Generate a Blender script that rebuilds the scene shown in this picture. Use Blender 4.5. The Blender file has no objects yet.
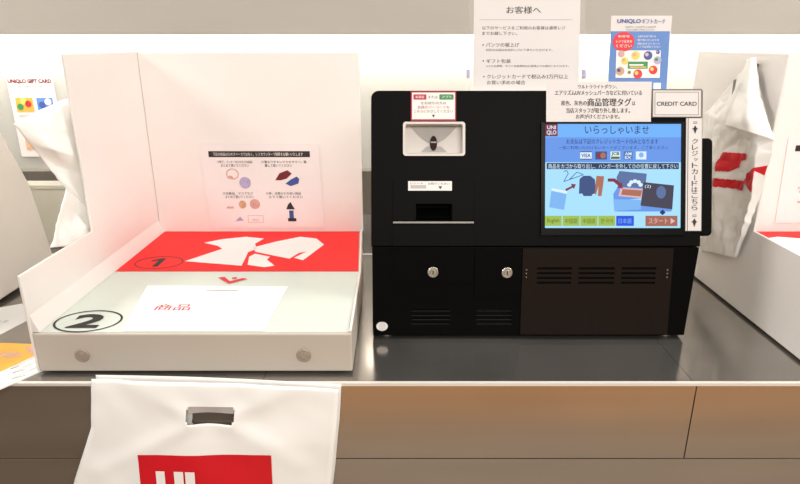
import bpy, bmesh, math, random
from mathutils import Matrix, Vector, noise

sc = bpy.context.scene
col = sc.collection
random.seed(4)
PI = math.pi

# ---------------------------------------------------------------- camera
cam_d = bpy.data.cameras.new('camera'); cam = bpy.data.objects.new('camera', cam_d); col.objects.link(cam)
cam_d.sensor_fit = 'HORIZONTAL'; cam_d.sensor_width = 36.0; cam_d.lens = 27.0
cam_d.clip_start = 0.02
cam.location = (0, 0, 0.62)
cam.rotation_euler = (PI / 2 - math.atan(200 / 600.0), 0, 0)
sc.camera = cam

# ---------------------------------------------------------------- world, lamps, exposure
sc.view_settings.view_transform = 'Standard'
sc.view_settings.look = 'None'
sc.view_settings.gamma = 1.0
sc.view_settings.use_curve_mapping = False
sc.view_settings.exposure = 0.08
w = bpy.data.worlds.new('shop_light'); sc.world = w; w.use_nodes = True
bg = w.node_tree.nodes['Background']
bg.inputs[0].default_value = (1.0, 0.95, 0.89, 1); bg.inputs[1].default_value = 0.30


def area(name, loc, rot, sx, sy, energy, colr):
    d = bpy.data.lights.new(name, 'AREA'); d.shape = 'RECTANGLE'; d.size = sx; d.size_y = sy
    d.energy = energy; d.color = colr
    o = bpy.data.objects.new(name, d); o.location = loc; o.rotation_euler = rot; col.objects.link(o)
    return o


area('ceiling_and_fill_lamp', (-0.75, 1.15, 1.9), (0, 0, 0), 1.1, 0.6, 7.0, (1.0, 0.96, 0.91))
area('ceiling_and_fill_lamp', (0.95, 1.15, 1.9), (0, 0, 0), 1.1, 0.6, 7.0, (1.0, 0.96, 0.91))
area('ceiling_and_fill_lamp', (-2.4, 1.0, 1.8), (0, math.radians(-35), 0), 0.6, 1.6, 44, (1.0, 0.955, 0.90))  # added fill lamp, brightens the outer wall of the neighbouring tray
area('ceiling_and_fill_lamp', (2.4, 1.0, 1.8), (0, math.radians(35), 0), 0.6, 1.6, 44, (1.0, 0.955, 0.90))  # added fill lamp, brightens the beige side of the neighbouring kiosk
area('ceiling_and_fill_lamp', (0.7, -1.5, 1.75), (math.radians(50), 0, 0), 2.4, 0.8, 60, (1.0, 0.955, 0.90))
# LED strip hidden behind the upper panel, washing the back wall
area('cove_lamp', (0.0, 2.195, 0.70), (math.radians(38), 0, 0), 5.4, 0.03, 48, (1.0, 0.97, 0.90))


# ---------------------------------------------------------------- materials
def mat(name, c, rough=0.5, metal=0.0, spec=0.5, noise_amt=0.0, noise_scale=30.0, stretch=(1, 1, 1), bump=0.0,
        emit=None, trans=0.0, alpha=1.0, coat=0.0, sss=0.0):
    m = bpy.data.materials.new(name); m.use_nodes = True
    nt = m.node_tree; b = nt.nodes['Principled BSDF']
    b.inputs['Base Color'].default_value = (*c, 1)
    b.inputs['Roughness'].default_value = rough
    b.inputs['Metallic'].default_value = metal
    b.inputs['Specular IOR Level'].default_value = spec
    b.inputs['Transmission Weight'].default_value = trans
    b.inputs['Alpha'].default_value = alpha
    b.inputs['Coat Weight'].default_value = coat
    if emit:
        b.inputs['Emission Color'].default_value = (*c, 1); b.inputs['Emission Strength'].default_value = emit
        b.inputs['Base Color'].default_value = (0.01, 0.01, 0.012, 1)
    if noise_amt or bump:
        tc = nt.nodes.new('ShaderNodeTexCoord'); mp = nt.nodes.new('ShaderNodeMapping')
        mp.inputs['Scale'].default_value = stretch
        nz = nt.nodes.new('ShaderNodeTexNoise'); nz.inputs['Scale'].default_value = noise_scale
        nz.inputs['Detail'].default_value = 4
        nt.links.new(tc.outputs['Object'], mp.inputs[0]); nt.links.new(mp.outputs[0], nz.inputs['Vector'])
        if noise_amt:
            r = nt.nodes.new('ShaderNodeValToRGB')
            r.color_ramp.elements[0].position = 0.3; r.color_ramp.elements[1].position = 0.7
            r.color_ramp.elements[0].color = (*[max(0, v * (1 - noise_amt)) for v in c], 1)
            r.color_ramp.elements[1].color = (*[min(1, v * (1 + noise_amt)) for v in c], 1)
            nt.links.new(nz.outputs['Fac'], r.inputs[0]); nt.links.new(r.outputs[0], b.inputs['Base Color'])
        if bump:
            bp = nt.nodes.new('ShaderNodeBump'); bp.inputs['Strength'].default_value = bump
            bp.inputs['Distance'].default_value = 0.002
            nt.links.new(nz.outputs['Fac'], bp.inputs['Height']); nt.links.new(bp.outputs[0], b.inputs['Normal'])
    return m


M = {
    'white': mat('white_painted_panel', (0.84, 0.80, 0.76), 0.30, noise_amt=0.015, noise_scale=8),
    'bed': mat('white_glossy_bed', (0.66, 0.72, 0.65), 0.25, noise_amt=0.012, noise_scale=6),
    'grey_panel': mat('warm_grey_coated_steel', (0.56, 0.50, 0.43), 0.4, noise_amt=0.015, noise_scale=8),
    'notice_paper': mat('laminated_notice_paper', (0.68, 0.635, 0.61), 0.5, noise_amt=0.01, noise_scale=20),
    'red': mat('red_printed_sheet', (0.92, 0.022, 0.022), 0.5, spec=0.2, noise_amt=0.02, noise_scale=10),
    'paper': mat('white_paper', (0.86, 0.82, 0.78), 0.6, noise_amt=0.01, noise_scale=20),
    'bright_paper': mat('bright_white_paper', (0.92, 0.91, 0.89), 0.5, noise_amt=0.01, noise_scale=20),
    'ink': mat('black_ink', (0.018, 0.017, 0.016), 0.6, noise_amt=0.1),
    'soft_ink': mat('grey_ink', (0.16, 0.14, 0.12), 0.6, noise_amt=0.1),
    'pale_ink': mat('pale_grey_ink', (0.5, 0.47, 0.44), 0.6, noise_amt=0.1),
    'wine_ink': mat('dark_red_ink', (0.16, 0.012, 0.012), 0.6, noise_amt=0.1),
    'red_ink': mat('red_ink', (0.70, 0.02, 0.03), 0.5, noise_amt=0.05),
    'magenta_ink': mat('crimson_ink', (0.50, 0.015, 0.06), 0.5, noise_amt=0.05),
    'green_ink': mat('green_ink', (0.04, 0.25, 0.07), 0.5, noise_amt=0.05),
    'orange_ink': mat('orange_ink', (0.85, 0.36, 0.05), 0.5, noise_amt=0.08),
    'tan_ink': mat('tan_ink', (0.62, 0.36, 0.20), 0.5, noise_amt=0.15, noise_scale=60),
    'yellow_ink': mat('yellow_ink', (0.75, 0.60, 0.12), 0.5, noise_amt=0.1),
    'blue_ink': mat('blue_ink', (0.10, 0.22, 0.52), 0.5, noise_amt=0.05),
    'deep_blue_ink': mat('deep_blue_ink', (0.04, 0.08, 0.30), 0.5, noise_amt=0.15),
    'lilac_ink': mat('lilac_ink', (0.42, 0.38, 0.58), 0.5, noise_amt=0.15, noise_scale=80),
    'rose_ink': mat('rose_ink', (0.66, 0.36, 0.30), 0.5, noise_amt=0.15, noise_scale=80),
    'sheet_pink': mat('clear_printed_film', (0.86, 0.80, 0.78), 0.2, noise_amt=0.01),
    'black': mat('black_textured_plastic', (0.0030, 0.0028, 0.0022), 0.50, spec=0.055, noise_amt=0.1, noise_scale=200, bump=0.05),
    'gloss_black': mat('black_smooth_panel', (0.0018, 0.0018, 0.0018), 0.30, spec=0.09, noise_amt=0.1, noise_scale=40),
    'brown_black': mat('brown_black_door', (0.011, 0.0062, 0.0042), 0.38, spec=0.14, noise_amt=0.1, noise_scale=100),
    'pitch': mat('dark_recess', (0.003, 0.003, 0.003), 0.6, spec=0.2, noise_amt=0.1),
    'beige_metal': mat('beige_coated_steel', (0.87, 0.81, 0.75), 0.45, noise_amt=0.015, noise_scale=6),
    'chrome': mat('brushed_nickel', (0.72, 0.66, 0.58), 0.3, metal=1.0, noise_amt=0.06, noise_scale=120),
    'cap': mat('satin_screw_cap', (0.36, 0.29, 0.235), 0.5, metal=0.1, noise_amt=0.1, noise_scale=150),
    'silver': mat('silver_tear_bar', (0.20, 0.19, 0.175), 0.4, metal=0.6, noise_amt=0.05),
    'housing': mat('grey_white_housing', (0.60, 0.55, 0.50), 0.35, noise_amt=0.02),
    'scanner_shade_glint': mat('grey_scanner_shade_and_glint', (0.34, 0.31, 0.28), 0.4, noise_amt=0.05),
    'lens': mat('dark_red_lens', (0.030, 0.009, 0.007), 0.5, spec=0.1, noise_amt=0.1),
    'film': mat('white_bag_film', (0.93, 0.91, 0.87), 0.4, noise_amt=0.015, noise_scale=12, bump=0.15),
    'bag_red': mat('red_bag_print', (0.66, 0.004, 0.014), 0.4, noise_amt=0.04, noise_scale=15),
    'clear': mat('clear_acrylic', (0.97, 0.98, 0.97), 0.03, alpha=0.035),
    'wall': mat('white_wall_paint', (0.40, 0.385, 0.35), 0.7, noise_amt=0.015, noise_scale=4),
    'bulkhead': mat('greige_wall_panel', (0.41, 0.37, 0.325), 0.55, noise_amt=0.02, noise_scale=3, stretch=(1, 1, 3)),
    'splash': mat('dark_backsplash', (0.12, 0.105, 0.085), 0.35, noise_amt=0.05),
    'alu': mat('brushed_edge_trim', (0.88, 0.84, 0.78), 0.35, metal=0.3, noise_amt=0.05, noise_scale=60, stretch=(0.05, 1, 1)),
    'olive_box': mat('pale_olive_board', (0.50, 0.48, 0.40), 0.5, noise_amt=0.02),
    'orange_paper': mat('orange_leaflet_print', (0.88, 0.40, 0.06), 0.45, noise_amt=0.12, noise_scale=14),
}


def surface(name, c1, c2, scale, stretch, rough, spec=0.5, metal=0.0, rough_amt=0.06):
    """streaky laminate or stone: two mixed noises drive colour and roughness"""
    m = bpy.data.materials.new(name); m.use_nodes = True
    nt = m.node_tree; b = nt.nodes['Principled BSDF']
    tc = nt.nodes.new('ShaderNodeTexCoord'); mp = nt.nodes.new('ShaderNodeMapping'); mp.inputs['Scale'].default_value = stretch
    nz = nt.nodes.new('ShaderNodeTexNoise'); nz.inputs['Scale'].default_value = scale; nz.inputs['Detail'].default_value = 6
    nt.links.new(tc.outputs['Object'], mp.inputs[0]); nt.links.new(mp.outputs[0], nz.inputs['Vector'])
    r = nt.nodes.new('ShaderNodeValToRGB'); r.color_ramp.elements[0].position = 0.32; r.color_ramp.elements[1].position = 0.68
    r.color_ramp.elements[0].color = (*c1, 1); r.color_ramp.elements[1].color = (*c2, 1)
    nt.links.new(nz.outputs['Fac'], r.inputs[0]); nt.links.new(r.outputs[0], b.inputs['Base Color'])
    mr = nt.nodes.new('ShaderNodeMapRange'); mr.inputs['To Min'].default_value = rough - rough_amt; mr.inputs['To Max'].default_value = rough + rough_amt
    nt.links.new(nz.outputs['Fac'], mr.inputs['Value']); nt.links.new(mr.outputs[0], b.inputs['Roughness'])
    b.inputs['Specular IOR Level'].default_value = spec; b.inputs['Metallic'].default_value = metal
    return m


M['top'] = surface('brushed_steel_worktop', (0.33, 0.31, 0.285), (0.40, 0.375, 0.345), 5, (1, 1, 1), 0.15, 0.5, 0.85)
M['front'] = surface('brown_metallic_laminate', (0.40, 0.34, 0.28), (0.48, 0.41, 0.34), 9, (0.12, 1, 1), 0.22, 0.5, 0.8)
M['wood_floor'] = surface('orange_wood_floor', (0.60, 0.28, 0.075), (0.74, 0.37, 0.11), 6, (1, 0.1, 1), 0.4)
M['dark_reflector'] = surface('dark_brown_reflector', (0.10, 0.07, 0.05), (0.14, 0.10, 0.07), 8, (1, 1, 1), 0.6)  # for the added slab that only the counter front mirrors
M['tile_floor'] = surface('grey_floor_tile', (0.30, 0.27, 0.23), (0.36, 0.32, 0.28), 4, (1, 1, 1), 0.35)


def glow(name, c, k=1.0):
    M[name] = mat(name, c, 0.5, emit=k, spec=0.08)


# colours shown by the touch screen (it gives off its own light)
glow('screen_sky', (0.16, 0.43, 0.92)); glow('screen_blue', (0.13, 0.30, 0.78)); glow('screen_pale', (0.38, 0.72, 0.94))
glow('screen_navy', (0.015, 0.03, 0.16)); glow('screen_ink', (0.02, 0.05, 0.14)); glow('screen_white', (0.72, 0.85, 0.95))
glow('screen_bar', (0.02, 0.04, 0.11)); glow('screen_green', (0.34, 0.50, 0.07)); glow('screen_olive', (0.09, 0.15, 0.03))
glow('screen_button', (0.02, 0.08, 0.72)); glow('screen_brown', (0.36, 0.13, 0.08)); glow('screen_wine', (0.20, 0.03, 0.06))
glow('screen_clay', (0.40, 0.15, 0.09)); glow('screen_steel', (0.10, 0.16, 0.34)); glow('screen_slate', (0.055, 0.05, 0.08))
glow('screen_ice', (0.20, 0.45, 0.85)); glow('screen_mid', (0.07, 0.16, 0.42)); glow('screen_orange', (0.50, 0.16, 0.03))
glow('screen_pink', (0.75, 0.45, 0.50)); glow('screen_dark_blue', (0.045, 0.08, 0.22))

# ---------------------------------------------------------------- mesh builder
_tcache = {}


def text2d(s, bold=0.0):
    key = (s, bold)
    if key not in _tcache:
        c = bpy.data.curves.new('lettering', 'FONT'); c.body = s; c.size = 1.0; c.resolution_u = 3; c.offset = bold
        o = bpy.data.objects.new('lettering', c); col.objects.link(o)
        dg = bpy.context.evaluated_depsgraph_get(); dg.update()
        me = bpy.data.meshes.new_from_object(o.evaluated_get(dg))
        vs = [(v.co.x, v.co.y) for v in me.vertices]; fs = [tuple(p.vertices) for p in me.polygons]
        bpy.data.objects.remove(o); bpy.data.curves.remove(c); bpy.data.meshes.remove(me)
        _tcache[key] = (vs, fs)
    return _tcache[key]


class MB:
    def __init__(s):
        s.v = []; s.f = []; s.m = []

    def add(s, vs, fs, mi=0):
        n = len(s.v); s.v += [tuple(v) for v in vs]
        for f in fs:
            s.f.append(tuple(i + n for i in f)); s.m.append(mi)
        return s

    def box(s, x0, x1, y0, y1, z0, z1, mi=0):
        vs = [(x, y, z) for z in (z0, z1) for y in (y0, y1) for x in (x0, x1)]
        return s.add(vs, [(0, 2, 3, 1), (4, 5, 7, 6), (0, 1, 5, 4), (2, 6, 7, 3), (0, 4, 6, 2), (1, 3, 7, 5)], mi)

    def prism(s, pts, z0, z1, mi=0, mi_top=None):
        """polygon in x,y pulled from z0 to z1"""
        n = len(pts)
        s.add([(x, y, z0) for x, y in pts] + [(x, y, z1) for x, y in pts],
              [tuple(reversed(range(n)))] + [(i, (i + 1) % n, n + (i + 1) % n, n + i) for i in range(n)], mi)
        return s.add([(x, y, z1) for x, y in pts], [tuple(range(n))], mi if mi_top is None else mi_top)

    def poly(s, pts, z, mi=0):
        return s.add([(x, y, z) for x, y in pts], [tuple(range(len(pts)))], mi)

    def rect(s, x0, y0, x1, y1, z, mi=0):
        return s.poly([(x0, y0), (x1, y0), (x1, y1), (x0, y1)], z, mi)

    def frame(s, x0, y0, x1, y1, t, z, mi=0):
        s.rect(x0, y0, x1, y0 + t, z, mi); s.rect(x0, y1 - t, x1, y1, z, mi)
        s.rect(x0, y0 + t, x0 + t, y1 - t, z, mi); return s.rect(x1 - t, y0 + t, x1, y1 - t, z, mi)

    def disc(s, cx, cy, rx, ry, z, mi=0, n=28):
        return s.poly([(cx + rx * math.cos(2 * PI * i / n), cy + ry * math.sin(2 * PI * i / n)) for i in range(n)], z, mi)

    def ring(s, cx, cy, rx, ry, t, z, mi=0, n=40, a0=0.0, a1=2 * PI):
        vs = []; fs = []
        for i in range(n + 1):
            a = a0 + (a1 - a0) * i / n
            vs += [(cx + rx * math.cos(a), cy + ry * math.sin(a), z), (cx + (rx - t) * math.cos(a), cy + (ry - t) * math.sin(a), z)]
        for i in range(n):
            fs.append((2 * i, 2 * i + 2, 2 * i + 3, 2 * i + 1))
        return s.add(vs, fs, mi)

    def stroke(s, pts, t, z, mi=0):
        for (ax, ay), (bx, by) in zip(pts, pts[1:]):
            d = Vector((bx - ax, by - ay)); d.normalize(); nx, ny = -d.y * t / 2, d.x * t / 2
            s.poly([(ax + nx, ay + ny), (ax - nx, ay - ny), (bx - nx, by - ny), (bx + nx, by + ny)], z, mi)
        return s

    def text(s, st, x0, y0, x1, y1, z, mi=0, bold=0.0, keep=False):
        if bold and any(ord(ch) > 0x2e80 for ch in st):     # heavier kanji and kana: two passes side by side
            d = (y1 - y0) * bold * 0.9
            s.text(st, x0, y0, x1 - d, y1, z, mi); return s.text(st, x0 + d, y0, x1, y1, z + 0.00001, mi)
        return s.text_once(st, x0, y0, x1, y1, z, mi, bold, keep)

    def text_once(s, st, x0, y0, x1, y1, z, mi=0, bold=0.0, keep=False):
        """lettering fitted to a box"""
        vs, fs = text2d(st, bold)
        if not vs:
            return s
        ax = min(v[0] for v in vs); bx = max(v[0] for v in vs); ay = min(v[1] for v in vs); by = max(v[1] for v in vs)
        kx = (x1 - x0) / max(bx - ax, 1e-6); ky = (y1 - y0) / max(by - ay, 1e-6)
        if keep:
            kx = ky = min(kx, ky)
        ox = x0 + ((x1 - x0) - kx * (bx - ax)) / 2; oy = y0 + ((y1 - y0) - ky * (by - ay)) / 2
        return s.add([(ox + (x - ax) * kx, oy + (y - ay) * ky, z) for x, y in vs], fs, mi)

    def lathe(s, prof, cx, cy, n=28, mi=0):
        """prof: (radius, z) about the z axis at cx, cy"""
        vs = []; fs = []
        for r, z in prof:
            vs += [(cx + r * math.cos(2 * PI * i / n), cy + r * math.sin(2 * PI * i / n), z) for i in range(n)]
        for k in range(len(prof) - 1):
            fs += [(k * n + i, k * n + (i + 1) % n, (k + 1) * n + (i + 1) % n, (k + 1) * n + i) for i in range(n)]
        fs.append(tuple((len(prof) - 1) * n + i for i in range(n)))
        return s.add(vs, fs, mi)

    def slab(s, us, vs, holes, z0, z1, mi=0):
        """plate on a grid of breaks with rectangular holes"""
        def solid(i, j):
            if not (0 <= i < len(us) - 1 and 0 <= j < len(vs) - 1):
                return False
            cu = (us[i] + us[i + 1]) / 2; cv = (vs[j] + vs[j + 1]) / 2
            return not any(a < cu < c and b < cv < d for a, b, c, d in holes)
        for i in range(len(us) - 1):
            for j in range(len(vs) - 1):
                if not solid(i, j):
                    continue
                a, b, c, d = us[i], vs[j], us[i + 1], vs[j + 1]
                s.add([(a, b, z1), (c, b, z1), (c, d, z1), (a, d, z1)], [(0, 1, 2, 3)], mi)
                s.add([(a, b, z0), (c, b, z0), (c, d, z0), (a, d, z0)], [(3, 2, 1, 0)], mi)
                if not solid(i - 1, j): s.add([(a, b, z0), (a, b, z1), (a, d, z1), (a, d, z0)], [(0, 1, 2, 3)], mi)
                if not solid(i + 1, j): s.add([(c, b, z0), (c, d, z0), (c, d, z1), (c, b, z1)], [(0, 1, 2, 3)], mi)
                if not solid(i, j - 1): s.add([(a, b, z0), (c, b, z0), (c, b, z1), (a, b, z1)], [(0, 1, 2, 3)], mi)
                if not solid(i, j + 1): s.add([(a, d, z0), (a, d, z1), (c, d, z1), (c, d, z0)], [(0, 1, 2, 3)], mi)
        return s

    def build(s, name, mats, parent=None, xf=None, weld=False, bevel=0.0, smooth=False, label=None):
        me = bpy.data.meshes.new(name)
        vs = s.v if xf is None else [tuple(xf @ Vector(v)) for v in s.v]
        me.from_pydata(vs, [], s.f)
        for m in (mats if isinstance(mats, (list, tuple)) else [mats]):
            me.materials.append(M[m])
        me.polygons.foreach_set('material_index', s.m)
        if weld:
            bm = bmesh.new(); bm.from_mesh(me); bmesh.ops.remove_doubles(bm, verts=bm.verts, dist=1e-6)
            bmesh.ops.recalc_face_normals(bm, faces=bm.faces); bm.to_mesh(me); bm.free()
        if smooth:
            me.polygons.foreach_set('use_smooth', [True] * len(me.polygons))
        me.update()
        o = bpy.data.objects.new(name, me); col.objects.link(o)
        if parent: o.parent = parent
        if bevel:
            b = o.modifiers.new('bevel', 'BEVEL'); b.width = bevel; b.segments = 2; b.limit_method = 'ANGLE'; b.angle_limit = math.radians(40)
        if label: o['label'] = label
        return o


def rrect(x0, y0, x1, y1, r, n=5, corners='1111'):
    pts = []
    for k, (cx, cy, a0) in enumerate([(x1 - r, y1 - r, 0), (x0 + r, y1 - r, 90), (x0 + r, y0 + r, 180), (x1 - r, y0 + r, 270)]):
        if corners[k] == '1':
            pts += [(cx + r * math.cos(math.radians(a0 + 90 * i / n)), cy + r * math.sin(math.radians(a0 + 90 * i / n))) for i in range(n + 1)]
        else:
            pts.append([(x1, y1), (x0, y1), (x0, y0), (x1, y0)][k])
    return pts


def tag(o, label=None, cat=None, group=None, kind=None):
    if label: o['label'] = label
    if cat: o['category'] = cat
    if group: o['group'] = group
    if kind: o['kind'] = kind
    return o


def thing(name, loc, label, cat, group=None, rz=0.0):
    o = bpy.data.objects.new(name, None); o.empty_display_size = 0.05; col.objects.link(o)
    o.location = loc; o.rotation_euler = (0, 0, rz)
    return tag(o, label, cat, group)


def copy_tree(o, parent=None):
    c = o.copy(); col.objects.link(c)
    if parent: c.parent = parent
    for ch in list(o.children):
        copy_tree(ch, c)
    return c


T = Matrix.Translation
# flat x,y drawings stood upright: x stays x, y becomes z, z comes towards the viewer
UP = Matrix(((1, 0, 0, 0), (0, 0, -1, 0), (0, 1, 0, 0), (0, 0, 0, 1)))

# ================================================================ the setting
tag(MB().rect(-4, -3.2, 4, -0.2, -0.92).build('floor', 'wood_floor'), kind='structure')
tag(MB().rect(-4, -0.2, 4, 2.6, -0.92).build('floor_tile_strip', 'tile_floor'), kind='structure')
tag(MB().box(-3.5, 3.5, 2.25, 2.35, -0.92, 1.9).build('wall_back', 'wall'), kind='structure')
tag(MB().box(-3.5, 3.5, 2.13, 2.17, 0.643, 1.9).build('trim_1', 'bulkhead'), kind='structure')
tag(MB().box(-3.5, 3.5, 2.20, 2.25, 0.0, 0.165).build('trim_2', 'splash', bevel=0.002), kind='structure')

tag(MB().box(-4, -0.95, -3.2, 0.5, -0.92, -0.915).build('added_dark_reflector', 'dark_reflector'), kind='structure')  # unseen dark slab added on the floor to darken the counter front's reflection

# ================================================================ the counter
ct = thing('checkout_counter', (0, 1.0, -0.92), 'long dark grey checkout counter with a brown metallic front', 'counter')
cx = T((0, -1.0, 0.92))
b = MB()
for xa, xb in ((-3.5, -1.4405), (-1.4395, -0.2655), (-0.2645, 0.5635), (0.5645, 1.6), (1.601, 3.5)):
    b.box(xa, xb, 1.012, 1.737, -0.03, 0.0)
    b.box(xa, xb, 1.747, 2.20, -0.03, 0.0)
b.build('worktop', 'top', ct, cx)
MB().box(-3.5, 3.5, 1.737, 1.747, -0.03, 0.0).build('joint_strip', 'alu', ct, cx)
MB().box(-3.5, 3.5, 1.004, 1.012, -0.006, 0.0).build('edge_trim', 'alu', ct, cx)
for xa, xb in ((-3.5, -1.44), (-1.438, 0.5705), (0.5725, 1.6), (1.602, 3.5)):
    MB().box(xa, xb, 1.008, 1.022, -0.1745, -0.0065).build('fascia_panel', 'front', ct, cx, bevel=0.0008)
for xa, xb in ((-3.5, -0.6), (-0.598, 1.2), (1.202, 3.5)):
    MB().box(xa, xb, 1.008, 1.022, -0.92, -0.1765).build('cabinet_panel', 'front', ct, cx, bevel=0.0008)
MB().box(-3.5, 3.5, 1.023, 2.20, -0.92, -0.031).build('carcass', 'splash', ct, cx)

# ================================================================ the bagging tray
tray_base = (-0.40, 1.37, 0.0)
tray = thing('scanning_tray', tray_base, 'large white open scanning tray with red floor beside the black kiosk', 'tray', 'white scanning trays')
tx = T(tuple(-v for v in tray_base))
XL, XR, YF, YB = -0.707, -0.093, 1.038, 1.690
XB = -0.113                                            # the bed narrows a little towards the back
def right(y): return XR if y < 1.366 else XR + (XB - XR) * (y - 1.366) / (YB - 1.366)
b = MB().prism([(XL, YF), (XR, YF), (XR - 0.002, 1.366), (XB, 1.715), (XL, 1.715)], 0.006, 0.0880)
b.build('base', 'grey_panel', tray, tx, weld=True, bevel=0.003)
b = MB().poly([(XL + 0.003, YF + 0.006), (XR - 0.007, YF + 0.006), (XR - 0.008, 1.366), (XB - 0.006, YB), (XL + 0.003, YB)], 0.0884)
b.build('bed', 'bed', tray, tx)
b = MB().prism([(XR - 0.005, YF + 0.003), (XR, YF + 0.003), (XR - 0.002, 1.366), (XB, 1.70), (XB - 0.005, 1.70), (XR - 0.007, 1.366)], 0.0886, 0.0940)
b.build('edge_rim', 'white', tray, tx, weld=True, bevel=0.0008)
b = MB().prism([(YF, 0.006), (1.717, 0.006), (1.717, 0.596), (1.319, 0.596), (1.319, 0.207), (YF, 0.207)], XL - 0.006, XL - 0.0005)
YZ = Matrix(((0, 0, 1, 0), (1, 0, 0, 0), (0, 1, 0, 0), (0, 0, 0, 1)))
b.add([(y_, z_, x_) for y_ in (YF + 0.004, YB) for x_, z_ in ((XL - 0.0005, 0.0886), (-0.694, 0.0886), (XL - 0.0005, 0.125))],
      [(0, 1, 4, 3), (1, 2, 5, 4), (0, 2, 1), (3, 4, 5), (0, 3, 5, 2)])                # sloped foot of the inner side
b.build('side_panel', 'white', tray, tx @ YZ, weld=True, bevel=0.0015)
MB().box(XL, -0.110, YB, 1.714, 0.0885, 0.594).build('back_panel', 'white', tray, tx, bevel=0.002)
b = MB().poly([(XL + 0.002, 1.366), (XR - 0.009, 1.366), (XB - 0.007, YB - 0.001), (XL + 0.002, YB - 0.001)], 0.0892, 0)
b.build('red_floor_sheet', 'red', tray, tx, label='red printed sheet on the floor of the tray')
shirt = [(-0.5455, 1.5845), (-0.5045, 1.6168), (-0.4418, 1.6391), (-0.3866, 1.6223), (-0.4017, 1.5766), (-0.3877, 1.5331), (-0.404, 1.505),
         (-0.4008, 1.4707), (-0.3959, 1.404), (-0.5494, 1.4367), (-0.4809, 1.5331), (-0.5004, 1.5584)]
shirt2 = [(-0.400, 1.545), (-0.3471, 1.5951), (-0.2869, 1.6391), (-0.2373, 1.6223), (-0.2096, 1.5688), (-0.2483, 1.4434), (-0.275, 1.462),
          (-0.249, 1.51), (-0.268, 1.50), (-0.285, 1.455), (-0.3149, 1.4707), (-0.385, 1.5086)]
cuff = [(-0.393, 1.4707), (-0.3828, 1.4941), (-0.3384, 1.4707), (-0.3414, 1.4478), (-0.3134, 1.404), (-0.3374, 1.3935), (-0.3824, 1.4105)]
b = MB()
for p in (shirt, shirt2, cuff):
    b.poly(p, 0.0896)
b.build('garment_print', 'bright_paper', tray, tx, label='white folded garments printed on the red sheet')
b = MB().poly([(-0.618, 1.398), (-0.604, 1.398), (-0.604, 1.458), (-0.616, 1.458), (-0.634, 1.444), (-0.634, 1.434), (-0.618, 1.442)], 0.0896, 0)
b.ring(-0.611, 1.428, 0.060, 0.045, 0.003, 0.0896, 1)
b.build('number_mark', ['ink', 'wine_ink'], tray, tx, label='black figure one in a thin ring on the red sheet')
b = MB().ring(-0.6255, 1.0925, 0.066, 0.050, 0.0042, 0.0892, 0)
b.text('2', -0.657, 1.061, -0.595, 1.124, 0.0892, 0, bold=0.035)
b.build('number_mark', 'ink', tray, tx, label='black figure two in a black ring')
b = MB().poly([(-0.432, 1.324), (-0.418, 1.330), (-0.398, 1.302), (-0.372, 1.322), (-0.360, 1.316), (-0.396, 1.286)], 0.0896)
b.poly([(-0.400, 1.325), (-0.388, 1.328), (-0.386, 1.318), (-0.396, 1.316)], 0.0896)
b.build('arrow_mark', 'red_ink', tray, tx, label='red chevron pointing to the front')
for x in (-0.618, -0.187):
    MB().lathe([(0.0145, 0.0), (0.0145, 0.002), (0.012, 0.004), (0.010, 0.0035), (0.006, 0.0045)], 0, 0).build(
        'screw_cap', 'cap', tray, tx @ T((x, YF, 0.042)) @ UP, smooth=False, label='round metal cap')
for x in (XL + 0.03, XR - 0.05):
    for y in (YF + 0.05, 1.68):
        MB().lathe([(0.014, 0.0), (0.014, 0.0062)], x, y).build('foot', 'ink', tray, tx)

# ================================================================ the kiosk
kb = (0.28, 1.40, 0.0)
kiosk = thing('checkout_kiosk', kb, 'black self checkout kiosk with lit touch screen on the dark counter', 'checkout machine', 'self checkout kiosks')
kx = T(tuple(-v for v in kb))
Y0, Z0, Y1, Z1 = 1.18, 0.010, 1.261, 0.525
KL = math.hypot(Y1 - Y0, Z1 - Z0); sy, cz = (Y1 - Y0) / KL, (Z1 - Z0) / KL
FACE = Matrix(((1, 0, 0, 0), (0, sy, -cz, Y0), (0, cz, sy, Z0), (0, 0, 0, 1)))   # u, v up the face, n out of it
fx = kx @ FACE
B_ = FACE @ Vector((0, 0.1976, 0)); ua = math.radians(17.5)   # the upper face leans back further than the lower
FUP = T(B_) @ Matrix(((1, 0, 0, 0), (0, math.sin(ua), -math.cos(ua), 0), (0, math.cos(ua), math.sin(ua), 0), (0, 0, 0, 1))) @ Matrix.Scale(1.03, 4) @ T((0, -0.1976, 0))
ux = kx @ FUP
KX0, KX1 = -0.0598, 0.6225
KL = 0.5205
# steel body behind the black fascia
prof = [(1.237, 0.010), (1.268, 0.205), (1.360, 0.5085), (1.45, 0.5085), (1.515, 0.39), (1.58, 0.255), (1.62, 0.05), (1.62, 0.010)]
MB().prism(prof, KX0 + 0.001, KX1 + 0.004).build('body', 'beige_metal', kiosk, kx @ YZ, weld=True, bevel=0.004, label='beige steel body behind the black front')
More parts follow.
